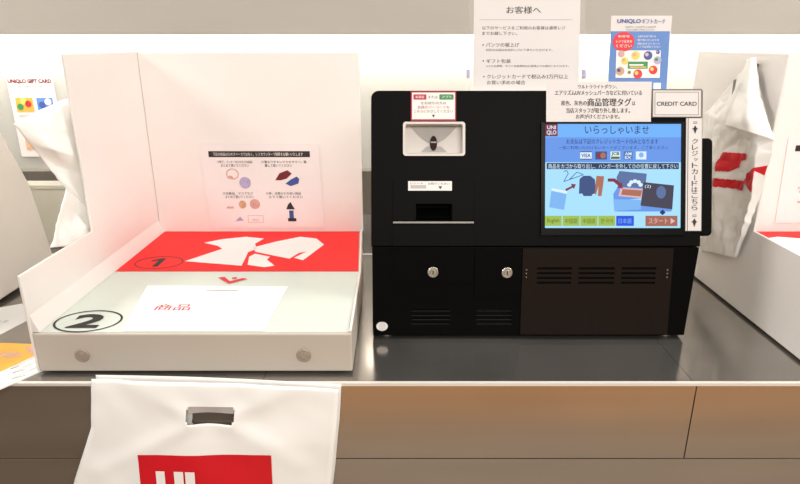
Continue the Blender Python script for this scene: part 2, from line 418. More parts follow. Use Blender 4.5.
# upper fascia with holes for scanner and printer slot
scan = (0.0092, 0.3885, 0.1313, 0.4530); slot = (0.0331, 0.2535, 0.1076, 0.2865)
us = sorted({KX0, scan[0], scan[2], slot[0], slot[2], KX1}); vs = sorted({0.1985, slot[1], slot[3], scan[1], scan[3], KL})
b = MB().slab(us, vs, [scan, slot], -0.05, 0.0)
uf = b.build('upper_fascia', 'black', kiosk, None, weld=True)
bm = bmesh.new(); bm.from_mesh(uf.data)
ed = [e for e in bm.edges if all(abs(v.co.y - KL) < 1e-5 for v in e.verts) and abs(e.verts[0].co.x - e.verts[1].co.x) < 1e-6
      and (abs(e.verts[0].co.x - KX0) < 1e-5 or abs(e.verts[0].co.x - KX1) < 1e-5)]
bmesh.ops.bevel(bm, geom=ed, offset=0.016, segments=6, affect='EDGES', profile=0.5)
bm.transform(ux); bm.to_mesh(uf.data); bm.free()
bv = uf.modifiers.new('bevel', 'BEVEL'); bv.width = 0.0025; bv.segments = 2; bv.limit_method = 'ANGLE'; bv.angle_limit = math.radians(50)
# lower fascia with louvres
lv = []
for i in range(4):
    lv.append((0.168, 0.0265 + 0.0098 * i, 0.243, 0.0305 + 0.0098 * i))
    lv.append((0.027, 0.0265 + 0.0098 * i, 0.108, 0.0290 + 0.0098 * i))
us = sorted({KX0, KX1, 0.168, 0.243, 0.027, 0.108}); vs = sorted({0.0, 0.1960} | {h[1] for h in lv} | {h[3] for h in lv})
b = MB().slab(us, vs, lv, -0.05, -0.005)
b.v = [(0.6237 + 0.0178 * y / 0.1976 if abs(x - KX1) < 1e-5 else x, y, z) for x, y, z in b.v]
b.build('lower_fascia', 'gloss_black', kiosk, fx, weld=True, bevel=0.002)
MB().box(0.02, 0.25, 0.02, 0.065, -0.0495, -0.012).build('louvre_backing', 'pitch', kiosk, fx)
# right-hand vented door
dv = []
for a, c in ((0.2945, 0.3690), (0.3840, 0.4612), (0.4765, 0.5500)):
    for i in range(4):
        dv.append((a, 0.1165 + 0.0105 * i, c, 0.1215 + 0.0105 * i))
us = sorted({0.2630, 0.5850} | {h[0] for h in dv} | {h[2] for h in dv}); vs = sorted({0.003, 0.1945} | {h[1] for h in dv} | {h[3] for h in dv})
door = MB().slab(us, vs, dv, -0.004, -0.0015).build('vented_door', 'brown_black', kiosk, fx, weld=True, label='wide brownish black door with three sets of slots')
for u in (0.2715, 0.5745):
    b = MB()
    for dvv in (-0.010, -0.002, 0.006):
        b.lathe([(0.0016, -0.002), (0.0016, 0.0006), (0.0008, 0.001)], u, 0.1415 + dvv, 10)
    b.build('hinge_pins', 'silver', door, fx)
# key door and cash door, each with a lock
def lock(parent, u, v):
    lk = MB().lathe([(0.0118, -0.004), (0.0118, 0.002), (0.0106, 0.0035), (0.0088, 0.0035), (0.0082, 0.0018), (0.0064, 0.0018), (0.0058, 0.0040)], u, v).build('lock', 'chrome', parent, fx)
    MB().box(u - 0.001, u + 0.001, v - 0.0042, v + 0.0042, 0.0035, 0.0043).build('keyhole', 'pitch', lk, fx)
kd = MB().prism(rrect(0.1610, 0.0905, 0.2605, 0.1945, 0.002), -0.004, -0.002).build('key_door', 'gloss_black', kiosk, fx, bevel=0.0007)
lock(kd, 0.2299, 0.1415)
cd = MB().prism(rrect(-0.0145, 0.1195, 0.1580, 0.1945, 0.002), -0.004, -0.002).build('cash_door', 'gloss_black', kiosk, fx, bevel=0.0007)
lock(cd, 0.0709, 0.1425)
# receipt printer module
us = sorted({-0.0147, 0.1525, slot[0], slot[2]}); vs = sorted({0.2520, 0.3380, slot[1], slot[3]})
rp = MB().slab(us, vs, [slot], 0.0002, 0.0022).build('receipt_printer', 'black', kiosk, ux, weld=True, bevel=0.0008)
MB().prism(rrect(-0.0147, 0.2000, 0.1525, 0.2440, 0.002), 0.0002, 0.0030).build('lower_cover', 'black', rp, ux, bevel=0.0008)
MB().box(-0.0147, 0.1525, 0.2460, 0.2505, 0.0002, 0.0055).build('tear_bar', 'silver', rp, ux, bevel=0.0008, label='silver tear bar under the slot')
b = MB()
b.add([(slot[0], slot[1], 0), (slot[2], slot[1], 0), (slot[2], slot[3], 0), (slot[0], slot[3], 0),
       (slot[0] + .004, slot[1], -.04), (slot[2] - .004, slot[1], -.04), (slot[2] - .004, slot[3], -.04), (slot[0] + .004, slot[3], -.04)],
      [(4, 5, 6, 7), (0, 4, 7, 3), (1, 2, 6, 5), (0, 1, 5, 4), (3, 7, 6, 2)])
b.build('slot_well', 'pitch', rp, ux)
MB().add([(slot[0] + .003, slot[3] - .006, -.030), (slot[2] - .003, slot[3] - .006, -.030), (slot[2] - .003, slot[1] + .004, -.004), (slot[0] + .003, slot[1] + .004, -.004),
          (slot[0] + .003, slot[3] - .010, -.034), (slot[2] - .003, slot[3] - .010, -.034), (slot[2] - .003, slot[1], -.008), (slot[0] + .003, slot[1], -.008)],
         [(0, 1, 2, 3), (7, 6, 5, 4), (0, 3, 7, 4), (1, 5, 6, 2), (2, 6, 7, 3), (0, 4, 5, 1)]).build('paper_chute', 'gloss_black', rp, ux)
b = MB().prism([(0.0168, 0.3140), (0.1071, 0.3140), (0.1071, 0.3335), (0.0168, 0.3335)], 0.0022, 0.0027)
b.text('レシート', 0.021, 0.3270, 0.048, 0.3310, 0.0029, 1); b.rect(0.022, 0.3185, 0.054, 0.3255, 0.0029, 2)
b.text('お取りください', 0.058, 0.3260, 0.102, 0.3305, 0.0029, 1); b.poly([(0.079, 0.3230), (0.087, 0.3230), (0.083, 0.3170)], 0.0029, 1)
b.build('receipt_label', ['paper', 'ink', 'pale_ink'], rp, ux, label='small white label above the slot')
# barcode scanner window
sn = MB()
o_ = rrect(0.0062, 0.3856, 0.1343, 0.4556, 0.006); i_ = rrect(scan[0] + .002, scan[1] + .002, scan[2] - .002, scan[3] - .002, 0.004)
n = len(o_)
sn.add([(x, y, 0.0002) for x, y in o_] + [(x, y, 0.0035) for x, y in o_] + [(x, y, 0.0035) for x, y in i_] + [(x, y, -0.020) for x, y in i_],
       [(k * n + i, k * n + (i + 1) % n, (k + 1) * n + (i + 1) % n, (k + 1) * n + i) for k in range(3) for i in range(n)])
sn_o = sn.build('barcode_scanner', 'housing', kiosk, ux, label='pale grey scanner window with a rounded frame')
b = MB()   # funnel: back plate and two slanted cheeks
a, c0, d, e = scan[0] + .002, scan[1] + .002, scan[2] - .002, scan[3] - .002
b.add([(a, c0, -.0205), (d, c0, -.0205), (d, e, -.0205), (a, e, -.0205)], [(0, 1, 2, 3)], 0)
arc = [(a + 0.010 + (d - a - 0.020) * i / 16, e - 0.001 - 0.036 * math.sin(PI * i / 16), -0.0205) for i in range(17)]
arc_b = [(x * 0.5 + 0.0702 * 0.5, y * 0.5 + 0.4145 * 0.5 + 0.004, -0.040) for x, y, z in arc]
b.build('funnel', 'housing', sn_o, ux)
b = MB().poly([(x, y, )[:2] for x, y, z in arc], -0.0195, 0)  # flat grey shapes painted for the shade inside the hollow scanner window
b.poly([(0.044, c0 + 0.006), (0.098, c0 + 0.006), (0.086, 0.408), (0.056, 0.408)], -0.0195, 0)
b.build('funnel_shading', 'scanner_shade_glint', sn_o, ux)
b = MB().add([(a, c0, -.0203), (d, c0, -.0203), (d, c0 + .001, .0005), (a, c0 + .001, .0005)], [(0, 1, 2, 3)])
b.build('sill', 'paper', sn_o, ux)
b = MB().prism([(0.0702 + 0.0075 * math.cos(t), 0.4145 + 0.0155 * math.sin(t)) for t in [2 * PI * i / 24 for i in range(24)]], -0.019, -0.0165)
ln = b.build('scan_lens', 'lens', sn_o, ux)
MB().rect(0.0640, 0.415, 0.0764, 0.4178, -0.016).build('lens_glint', 'scanner_shade_glint', ln, ux)
# member-card sticker above the scanner
b = MB().prism([(0.0225, 0.4583), (0.1154, 0.4583), (0.1154, 0.5183), (0.0225, 0.5183)], 0.0002, 0.0008, 0)
b.rect(0.0250, 0.4613, 0.1132, 0.5158, 0.0010, 1)
b.poly(rrect(0.0275, 0.5013, 0.0545, 0.5123, 0.002), 0.0012, 0); b.poly(rrect(0.0810, 0.5013, 0.1105, 0.5123, 0.002), 0.0012, 2)
b.text('会員証', 0.0320, 0.5043, 0.0500, 0.5096, 0.0014, 3); b.text('アプリ', 0.087, 0.5043, 0.105, 0.5096, 0.0014, 3)
b.text('または', 0.0585, 0.5038, 0.0775, 0.5098, 0.0014, 4)
b.text('をお持ちの方は', 0.043, 0.4913, 0.095, 0.4973, 0.0014, 4); b.text('会員のバーコードを', 0.036, 0.4828, 0.102, 0.4890, 0.0014, 5, bold=.015)
b.text('こちらにかざしてください', 0.029, 0.4746, 0.109, 0.4806, 0.0014, 4); b.poly([(0.066, 0.4703), (0.072, 0.4703), (0.069, 0.4643)], 0.0014, 4)
b.build('member_sticker', ['magenta_ink', 'paper', 'green_ink', 'paper', 'ink', 'magenta_ink'], kiosk, ux, label='red bordered white sticker with a red and a green badge')
b = MB().disc(-0.0393, 0.0204, 0.0125, 0.0105, -0.0046, 0)
for k in range(5): b.rect(-0.047, 0.0125 + 0.0045 * k - 0.0006, -0.0316, 0.0125 + 0.0045 * k, -0.0043, 1)
b.build('maker_badge', ['paper', 'soft_ink'], kiosk, fx, label='small round silver white badge')
for x in (KX0 + 0.03, KX1 - 0.03):
    for y in (1.215, 1.58):
        MB().lathe([(0.016, 0.0), (0.016, 0.0102)], x, y).build('foot', 'silver', kiosk, kx)

# touch screen: bezel, glass and what it shows
us = [0.2900, 0.2993, 0.5800, 0.5870]; vs = [0.2210, 0.2369, 0.4515, 0.4550]
scr = MB().slab(us, vs, [(0.2993, 0.2369, 0.5800, 0.4515)], 0.0002, 0.004).build('touch_screen', 'gloss_black', kiosk, ux, weld=True, bevel=0.001, label='black bezel of the lit touch screen')


def su(a): return 0.2993 + (a - 55) / 530 * 0.2807
def sv(bb): return 0.4515 - (bb - 60) / 390 * 0.2146


def srect(m_, a0, b0, a1, b1, z, mi): m_.rect(su(a0), sv(b1), su(a1), sv(b0), z, mi)
def spoly(m_, pts, z, mi): m_.poly([(su(x), sv(y)) for x, y in pts], z, mi)
def stext(m_, t, a0, b0, a1, b1, z, mi, bold=0.0): m_.text(t, su(a0), sv(b1), su(a1), sv(b0), z, mi, bold)


SM = ['screen_sky', 'screen_blue', 'screen_pale', 'screen_ink', 'screen_bar', 'screen_white', 'screen_wine', 'screen_navy']
b = MB()
srect(b, 55, 60, 585, 110, 0.0006, 0); srect(b, 55, 110, 585, 203, 0.0006, 1); srect(b, 55, 203, 585, 450, 0.0006, 2)
srect(b, 62, 206, 577, 229, 0.0008, 4); srect(b, 55, 60, 104, 106, 0.0008, 6)
stext(b, 'UNI', 63, 66, 97, 80, 0.0010, 5, .02); stext(b, 'QLO', 61, 84, 99, 102, 0.0010, 5, .02)
stext(b, 'いらっしゃいませ', 210, 66, 460, 98, 0.0010, 7, .012)
stext(b, 'お支払は下記のクレジットカードのみとなります', 138, 116, 496, 135, 0.0010, 7, .01)
stext(b, '一部ご利用いただけないカードがございます。ご了承ください', 108, 142, 535, 155, 0.0010, 7)
stext(b, '商品をカゴから取り出し、ハンガーを外して②の位置に戻して下さい', 68, 209, 572, 227, 0.0010, 5, .01)
b.build('display', SM, scr, ux, label='lit blue display')
b = MB()
srect(b, 192, 163, 237, 193, 0.0010, 0); stext(b, 'VISA', 196, 171, 233, 185, 0.0012, 1, .02); srect(b, 192, 163, 237, 166, 0.0012, 1); srect(b, 192, 190, 237, 193, 0.0012, 1)
srect(b, 251, 163, 296, 193, 0.0010, 2)
b.disc(su(266), sv(178), 0.0058, 0.0062, 0.0012, 3); b.disc(su(281), sv(178), 0.0058, 0.0062, 0.0013, 4)
srect(b, 310, 163, 348, 193, 0.0010, 0); stext(b, 'JCB', 313, 165, 345, 180, 0.0012, 5, .04); srect(b, 312, 182, 346, 191, 0.0012, 5)
srect(b, 362, 163, 396, 193, 0.0010, 6); stext(b, 'AM', 366, 166, 392, 177, 0.0012, 0, .02); stext(b, 'EX', 366, 180, 392, 191, 0.0012, 0, .02)
srect(b, 409, 163, 450, 193, 0.0010, 0); b.disc(su(430), sv(176), 0.005, 0.0052, 0.0012, 7)
b.build('card_marks', ['screen_white', 'screen_navy', 'screen_dark_blue', 'screen_wine', 'screen_clay', 'screen_olive', 'screen_mid', 'screen_ice'], scr, ux, label='row of small card payment marks')
b = MB()   # the how-to picture
tk = 0.0016
b.stroke([(su(x), sv(y)) for x, y in ((128, 238), (140, 234), (146, 246), (140, 256), (128, 276), (205, 250), (180, 240), (150, 268), (165, 262))], tk, 0.0010, 0)
spoly(b, [(82, 300), (142, 312), (130, 382), (72, 372)], 0.0010, 1); spoly(b, [(82, 300), (142, 312), (140, 322), (80, 310)], 0.0012, 2)
spoly(b, [(134, 304), (160, 292), (156, 284), (176, 286), (168, 304), (164, 298), (138, 312)], 0.0010, 3)
spoly(b, [(190, 266), (205, 254), (232, 254), (250, 268), (254, 318), (240, 324), (238, 330), (206, 330), (200, 320), (188, 322)], 0.0010, 4)
spoly(b, [(256, 254), (286, 256), (282, 290), (276, 330), (262, 330), (264, 292), (254, 326), (248, 320)], 0.0010, 5)
spoly(b, [(300, 264), (328, 264), (350, 282), (354, 276), (360, 304), (336, 298), (342, 292), (322, 276), (300, 276)], 0.0012, 3)
spoly(b, [(346, 236), (452, 246), (448, 290), (436, 300), (340, 294), (334, 260)], 0.0010, 6)
spoly(b, [(340, 294), (440, 300), (430, 338), (324, 350), (322, 322)], 0.0010, 7)
for k, (x, y) in enumerate(((384, 288), (392, 278), (406, 274), (420, 278), (428, 288))): b.disc(su(x), sv(y), 0.0045, 0.0038, 0.0013, 8)
spoly(b, [(350, 298), (442, 304), (434, 338), (342, 330)], 0.0012, 9); spoly(b, [(358, 304), (434, 309), (428, 332), (352, 325)], 0.0014, 5)
spoly(b, [(322, 342), (430, 344), (430, 380), (326, 386)], 0.0011, 1); spoly(b, [(440, 278), (558, 290), (552, 380), (428, 366)], 0.0015, 10)
spoly(b, [(428, 366), (552, 380), (548, 388), (326, 388)], 0.0010, 7); b.disc(su(508), sv(316), 0.010, 0.013, 0.0017, 11)
spoly(b, [(502, 392), (514, 380), (526, 392), (514, 402)], 0.0017, 12)
stext(b, '(2)', 444, 288, 468, 302, 0.0018, 8)
b.build('guide_picture', ['screen_mid', 'screen_ice', 'screen_white', 'screen_wine', 'screen_dark_blue', 'screen_clay', 'screen_steel', 'screen_blue', 'screen_white', 'screen_pink', 'screen_slate', 'screen_steel', 'screen_navy'],
        scr, ux, label='picture of basket, jacket, trousers and kiosk')
for k, (a0, a1, t) in enumerate(((56, 121, 'English'), (125, 191, '中国語'), (194, 261, '中国語'), (264, 330, '한국어'), (334, 403, '日本語'))):
    b = MB(); srect(b, a0, 404, a1, 442, 0.0010, 0); stext(b, t, a0 + 9, 414, a1 - 9, 433, 0.0013, 1, .01)
    b.build('language_button', ['screen_green', 'screen_olive'] if k < 4 else ['screen_button', 'screen_ice'], scr, ux)
b = MB(); srect(b, 448, 404, 573, 443, 0.0010, 0); stext(b, 'スタート', 460, 412, 535, 434, 0.0013, 1, .015); spoly(b, [(546, 412), (564, 424), (546, 435)], 0.0013, 1)
b.build('start_button', ['screen_brown', 'screen_pink'], scr, ux, label='brown start button with a white arrow')
# card reader hung on the side, leaning back a little more than the face
RD = FUP @ T((0, 0.4639, 0.0))
rx = kx @ RD
rd = MB().prism(rrect(0.6228, -0.2435, 0.6470, -0.041, 0.009, corners='1001'), -0.034, -0.001).build('card_reader', 'black', kiosk, rx, weld=True, bevel=0.004, label='black card reader on the side of the kiosk')
MB().box(0.6250, 0.6350, -0.225, -0.06, -0.10, -0.034).build('mounting_block', 'pitch', rd, rx)

# a second kiosk further along the counter, only its beige side in view
k2 = copy_tree(kiosk); k2.location = (kb[0] - 1.622, kb[1], 0.0)
tag(k2, 'neighbouring checkout kiosk showing only its smooth beige side at the edge of the photo', 'checkout machine')
# the next tray along
t2 = copy_tree(tray); t2.location = (tray_base[0] + 1.527, tray_base[1], 0.0)
tag(t2, 'neighbouring white scanning tray with a bag hung on its outer wall', 'tray')

# ================================================================ signs
# notice taped along the top of the kiosk face
b = MB().prism([(0.3010, 0.4556), (0.5165, 0.4556), (0.5180, 0.5378), (0.3010, 0.5378)], 0.0024, 0.0030)


def nx_(p): return 0.3010 + (p - 25) / 500 * 0.2160
def ny_(p): return 0.5378 - (p - 72) / 165 * 0.0822


for t, x0, y0, x1, y1, bo in (('ウルトラライトダウン、', 175, 84, 362, 101, .04), ('エアリズムUVメッシュパーカなどに付いている', 66, 107, 480, 128, .04),
                              ('黒色、灰色の', 95, 150, 218, 170, .04), ('商品管理タグ', 220, 140, 430, 173, .06), ('は', 434, 153, 449, 169, .04),
                              ('当店スタッフが取り外し致します。', 120, 180, 424, 201, .04), ('お声がけくださいませ。', 166, 206, 376, 225, .04)):
    b.text(t, nx_(x0), ny_(y1), nx_(x1), ny_(y0), 0.0033, 1, bo)
tag(b.build('paper_notice', ['notice_paper', 'ink'], None, FUP), 'white paper notice of five black lines taped above the touch screen', 'notice')
# credit card sign: header plate and strip down the side
cs = thing('credit_card_sign', tuple(FUP @ Vector((0.57, 0.47, 0.001))), 'white credit card sign with black border and a strip down beside the screen', 'sign')
ci = T(tuple(-v for v in cs.location))
b = MB().prism(rrect(0.5185, 0.4645, 0.6225, 0.5225, 0.005, corners='1000'), 0.0012, 0.0040, 0)
b.rect(0.5205, 0.4660, 0.6185, 0.5195, 0.0042, 1); b.frame(0.5235, 0.4690, 0.6140, 0.5165, 0.0011, 0.0044, 0)
b.text('CREDIT CARD', 0.5275, 0.4880, 0.6100, 0.4965, 0.0044, 2, .02)
b.build('header_plate', ['soft_ink', 'notice_paper', 'ink'], cs, ci @ FUP)
b = MB().prism([(0.5885, -0.2335), (0.6226, -0.2335), (0.6226, 0.0000), (0.5885, 0.0000)], 0.0012, 0.0030, 0)
b.rect(0.5895, -0.2325, 0.6215, -0.0010, 0.0032, 1); b.rect(0.5925, -0.2325, 0.5937, -0.0010, 0.0034, 2)
yy = -0.0425; xc = 0.6075
for ch in 'クレジットカードはこちら':
    if ch == 'ー':
        b.rect(xc - 0.0008, yy - 0.0112, xc + 0.0008, yy - 0.001, 0.0035, 2)
    elif ch == 'ッ':
        b.text(ch, xc - 0.002, yy - 0.0095, xc + 0.006, yy - 0.003, 0.0035, 2, .03)
    else:
        b.text(ch, xc - 0.0062, yy - 0.0113, xc + 0.0062, yy - 0.0005, 0.0035, 2, .03)
    yy -= 0.0124
for yc in (-0.0215, -0.2130):
    b.rect(xc - .0045, yc + 0.0122, xc + .0045, yc + 0.0134, 0.0035, 2); b.rect(xc - .0045, yc + 0.0092, xc + .0045, yc + 0.0102, 0.0035, 2)
    b.poly([(xc, yc + 0.006), (xc + .0042, yc - 0.001), (xc, yc - 0.012), (xc - .0042, yc - 0.001)], 0.0035, 2)
    b.rect(xc - .0062, yc - 0.0020, xc + .0062, yc - 0.0005, 0.0035, 2)
b.build('side_strip', ['soft_ink', 'notice_paper', 'ink'], cs, ci @ RD)
# clear stand with the customer notice, standing on top of the kiosk
ss = thing('notice_stand', (0.2845, 1.395, 0.5095), 'clear acrylic stand holding a tall white customer notice on the kiosk top', 'sign stand')
k_ = 0.00220; kz_ = 0.00210
def px(p): return (p - 530.0) * k_
def pz(p): return 0.0071 + (91.0 - p) * kz_
LEAN = T((0, 0, 0.0022)) @ Matrix.Rotation(math.radians(-14), 4, 'X') @ UP
b = MB().prism(rrect(-0.131, 0.0, 0.131, 0.285, 0.003), -0.0036, -0.0016)
b.build('backing_board', 'clear', ss, LEAN, weld=True)
MB().box(-0.131, 0.131, -0.020, 0.030, 0.0, 0.002).build('foot_plate', 'clear', ss)
for sx in (-1, 1):
    MB().box(sx * 0.1305 - 0.0035, sx * 0.1305 + 0.0035, 0.032, 0.050, -0.0042, 0.0042).build('edge_clip', 'lilac_ink', ss, LEAN, bevel=0.001)
b = MB().prism([(-0.119, 0.003), (0.119, 0.003), (0.119, 0.280), (-0.119, 0.280)], -0.0008, 0.0008)
def q(a): return (470 + a / 5.258)
for t, x0, y0, x1, y1, bo, mi in (('お客様へ', 204, 22, 390, 62, .03, 1), ('以下のサービスをご利用のお客様は通常レジ', 76, 130, 522, 150, .02, 1), ('までお越し下さい。', 76, 160, 264, 180, .02, 1),
                                  ('・', 78, 230, 86, 238, .02, 1), ('パンツの裾上げ', 97, 221, 276, 245, .02, 1), ('対応のお品はお会計レジにて承りいただけます。', 97, 254, 455, 268, .02, 1),
                                  ('・', 80, 318, 88, 326, .02, 1), ('ギフト包装', 100, 311, 232, 334, .02, 1), ('※小さめ箱等、ギフト包装資材はお客様よりお選びいただけます。', 100, 344, 545, 356, .02, 1),
                                  ('・', 84, 405, 92, 413, .02, 1), ('クレジットカードで税込み3万円以上', 104, 396, 543, 421, .02, 1), ('お買い求めの場合', 104, 430, 312, 453, .02, 1)):
    b.text(t, px(q(x0)), pz(y1 / 5.258), px(q(x1)), pz(y0 / 5.258), 0.0010, mi, bo)
b.rect(px(q(60)), pz(97 / 5.258), px(q(560)), pz(93 / 5.258), 0.0010, 3)
b.build('notice_sheet', ['notice_paper', 'ink', 'ink', 'pale_ink'], ss, LEAN)
# gift card poster on the kiosk top
gp = thing('poster_stand', (0.5385, 1.395, 0.5095), 'small blue gift card poster standing behind the credit card sign', 'poster')
GL = T((0, 0, 0.0004)) @ Matrix.Rotation(math.radians(-13), 4, 'X') @ UP
k2_ = 0.00220; k3_ = 0.00218
def gx(a): return (600 + a / 5.9 - 640.0) * k2_
def gz(bb): return 0.0071 + (91.0 - (10 + bb / 5.9)) * k3_
b = MB().prism([(gx(52), 0.0), (gx(408), 0.0), (gx(425), gz(36)), (gx(60), gz(36))], -0.001, 0.0, 0)
b.poly([(gx(52), 0.001), (gx(408), 0.001), (gx(414), gz(128)), (gx(58), gz(128))], 0.0004, 1)
b.rect(gx(96), gz(405), gx(364), gz(242), 0.0008, 3)
b.text('UNIQLO', gx(96), gz(84), gx(238), gz(56), 0.0008, 2, .03); b.text('ギフトカード', gx(244), gz(84), gx(384), gz(54), 0.0008, 2, .03)
b.text('500円 1,000円 5,000円', gx(146), gz(108), gx(328), gz(98), 0.0008, 4); b.text('お好きな金額でご利用いただけます', gx(152), gz(124), gx(322), gz(114), 0.0008, 4)
for i, (a0, a1, y) in enumerate(((222, 330, 152), (222, 350, 174), (222, 356, 196), (222, 362, 214))):
    b.text(('全国のお店で使える', '贈り物にぴったりの', '便利なギフトカード', 'レジでお求めください')[i], gx(a0), gz(y + 12), gx(a1), gz(y), 0.0008, 5)
b.build('poster_board', ['notice_paper', 'blue_ink', 'deep_blue_ink', 'paper', 'soft_ink', 'sheet_pink'], gp, GL)
b = MB().disc(gx(138), gz(190), 0.0245, 0.0215, 0.0008, 0)
b.text('新登場', gx(104), gz(165), gx(172), gz(152), 0.0012, 1, .02); b.text('レジでお求め', gx(92), gz(197), gx(188), gz(180), 0.0012, 1, .02); b.text('ください', gx(92), gz(224), gx(188), gz(206), 0.0012, 1, .02)
b.build('red_badge', ['red_ink', 'paper'], gp, GL, label='round red badge with white lettering')
b = MB()
for i, (a, y, r, mi) in enumerate(((212, 272, 26, 0), (288, 272, 26, 1), (346, 300, 24, 2), (322, 358, 26, 3), (230, 382, 27, 3), (122, 365, 26, 4), (148, 304, 22, 0), (126, 262, 20, 5), (178, 372, 10, 6), (346, 252, 12, 1))):
    b.disc(gx(a), gz(y), r * k2_ / 5.9, r * k2_ / 5.9, 0.0012, mi); b.disc(gx(a - r * .3), gz(y - r * .2), r * .42 * k2_ / 5.9, r * .42 * k2_ / 5.9, 0.0014, (mi + 4) % 7)
b.rect(gx(168), gz(350), gx(288), gz(308), 0.0012, 6); b.rect(gx(176), gz(333), gx(262), gz(324), 0.0016, 7); b.rect(gx(180), gz(345), gx(280), gz(338), 0.0016, 0)
b.build('card_picture', ['yellow_ink', 'deep_blue_ink', 'lilac_ink', 'red_ink', 'tan_ink', 'rose_ink', 'green_ink', 'paper'], gp, GL, label='white card picture with coloured dots')
MB().box(gx(328), gx(372), 0.0005, 0.0230, 0.0002, 0.0012).build('corner_label', 'paper', gp, GL, label='small white label at the foot')
MB().prism([(0.006, 0.0), (0.046, 0.0), (0.028, 0.10)], gx(225), gx(235)).build('prop', 'paper', gp, YZ)
# poster on the back wall
ps = thing('wall_poster', (-1.340, 2.2475, 0.21), 'pale gift card poster on the white back wall behind the slanted bag', 'poster')
wk = 0.00362
def wx(a): return (a / 4.03 - 32.0) * wk
def wz(bb): return (158.0 - (60 + bb / 4.03)) * wk
b = MB().prism([(wx(34), 0.0), (wx(224), 0.0), (wx(220), wz(76)), (wx(34), wz(76))], -0.001, 0.0004, 0)
b.text('UNIQLO GIFT CARD', wx(38), wz(98), wx(214), wz(80), 0.0010, 1, .045); b.text('500 1,000 3,000 5,000', wx(72), wz(114), wx(180), wz(106), 0.0010, 2)
b.text('ギフト', wx(72), wz(146), wx(100), wz(138), 0.0010, 1); b.text('カード', wx(160), wz(146), wx(188), wz(138), 0.0010, 1)
b.text('お好きな図柄をお選びください', wx(58), wz(232), wx(180), wz(222), 0.0010, 2); b.text('店頭レジにて販売中', wx(58), wz(300), wx(180), wz(290), 0.0010, 2)
b.build('poster_sheet', ['notice_paper', 'wine_ink', 'soft_ink'], ps, UP)
for (a0, y0, a1, y1), bm_, dots in (((54, 154, 124, 210), 'orange_ink', ((70, 190, 'green_ink'), (104, 178, 'red_ink'), (86, 168, 'yellow_ink'))),
                                    ((140, 154, 206, 206), 'blue_ink', ((160, 182, 'deep_blue_ink'), (186, 170, 'sheet_pink'))), ((62, 316, 140, 366), 'tan_ink', ((92, 342, 'orange_ink'),))):
    b = MB().rect(wx(a0), wz(y1), wx(a1), wz(y0), 0.0010, 0)
    for i, (x, y, m_) in enumerate(dots): b.disc(wx(x), wz(y), 0.012, 0.012, 0.0014, i + 1)
    b.build('card_picture', [bm_] + [d[2] for d in dots], ps, UP)
# four-picture notices stuck inside the trays
NK = 0.0028
def nxx(a): return (190 + a / 4.843 - 262.0) * NK
def nzz(bb): return 0.001 + (228.0 - (140 + bb / 4.843)) * 0.00294
def tray_notice(loc, label):
    r = thing('tray_notice', loc, label, 'notice', 'picture notices inside the trays')
    b = MB().prism([(nxx(70), 0.0), (nxx(648), 0.0), (nxx(634), nzz(22)), (nxx(50), nzz(18))], -0.0006, 0.0002, 0)
    b.rect(nxx(94), nzz(80), nxx(590), nzz(52), 0.0006, 1)
    b.text('下記の商品は①のスペースではなく、レジカウンターで精算をお願いいたします', nxx(116), nzz(74), nxx(556), nzz(58), 0.0010, 2, .01)
    for t, x0, y0, x1 in (('①靴下、インナーなどの小さな商品', 134, 96, 306), ('まとめて置いてください', 150, 113, 288), ('①重なりやすいアクセサリー、靴', 350, 96, 572), ('離して置いてください', 366, 113, 500),
                          ('①化粧品、マスクなど', 146, 247, 298), ('まとめて置いてください', 158, 264, 298), ('①傘、水筒などの長い商品', 362, 247, 536), ('立てて置いてください', 374, 264, 544)):
        b.text(t, nxx(x0), nzz(y0 + 13), nxx(x1), nzz(y0), 0.0006, 3, .03)
    b.build('film_sheet', ['sheet_pink', 'ink', 'sheet_pink', 'ink'], r, UP)
    b = MB().ring(nxx(203), nzz(160), 0.018, 0.016, 0.003, 0.0006, 0); b.disc(nxx(262), nzz(202), 0.0165, 0.017, 0.0008, 1); b.disc(nxx(190), nzz(176), 0.008, 0.005, 0.0007, 0)
    b.build('garment_picture', ['rose_ink', 'lilac_ink'], r, UP)
    b = MB().poly([(nxx(412), nzz(190)), (nxx(436), nzz(156)), (nxx(476), nzz(142)), (nxx(496), nzz(158)), (nxx(470), nzz(182)), (nxx(440), nzz(190))], 0.0006, 0)
    b.poly([(nxx(462), nzz(206)), (nxx(490), nzz(186)), (nxx(520), nzz(172)), (nxx(532), nzz(184)), (nxx(526), nzz(206)), (nxx(488), nzz(218))], 0.0008, 1)
    b.build('shoe_picture', ['wine_ink', 'deep_blue_ink'], r, UP)
    b = MB().disc(nxx(240), nzz(308), 0.011, 0.012, 0.0006, 0); b.disc(nxx(302), nzz(306), 0.015, 0.015, 0.0007, 1)
    b.rect(nxx(160), nzz(328), nxx(194), nzz(318), 0.0006, 2); b.poly([(nxx(196), nzz(392)), (nxx(240), nzz(388)), (nxx(222), nzz(368))], 0.0006, 3); b.frame(nxx(262), nzz(398), nxx(340), nzz(362), 0.0012, 0.0006, 2); b.text('SALE', nxx(284), nzz(390), nxx(316), nzz(378), 0.0006, 3)
    b.build('goods_picture', ['tan_ink', 'rose_ink', 'rose_ink', 'lilac_ink'], r, UP)
    b = MB().poly([(nxx(458), nzz(332)), (nxx(470), nzz(306)), (nxx(482), nzz(296)), (nxx(490), nzz(312)), (nxx(502), nzz(332))], 0.0006, 0)
    b.rect(nxx(472), nzz(378), nxx(494), nzz(338), 0.0006, 1); b.rect(nxx(464), nzz(392), nxx(506), nzz(376), 0.0007, 0)
    b.build('bottle_picture', ['ink', 'deep_blue_ink'], r, UP)
    return r
tray_notice((-0.3945, 1.6885, 0.0995), 'clear notice with a black header inside the tray beside the kiosk')
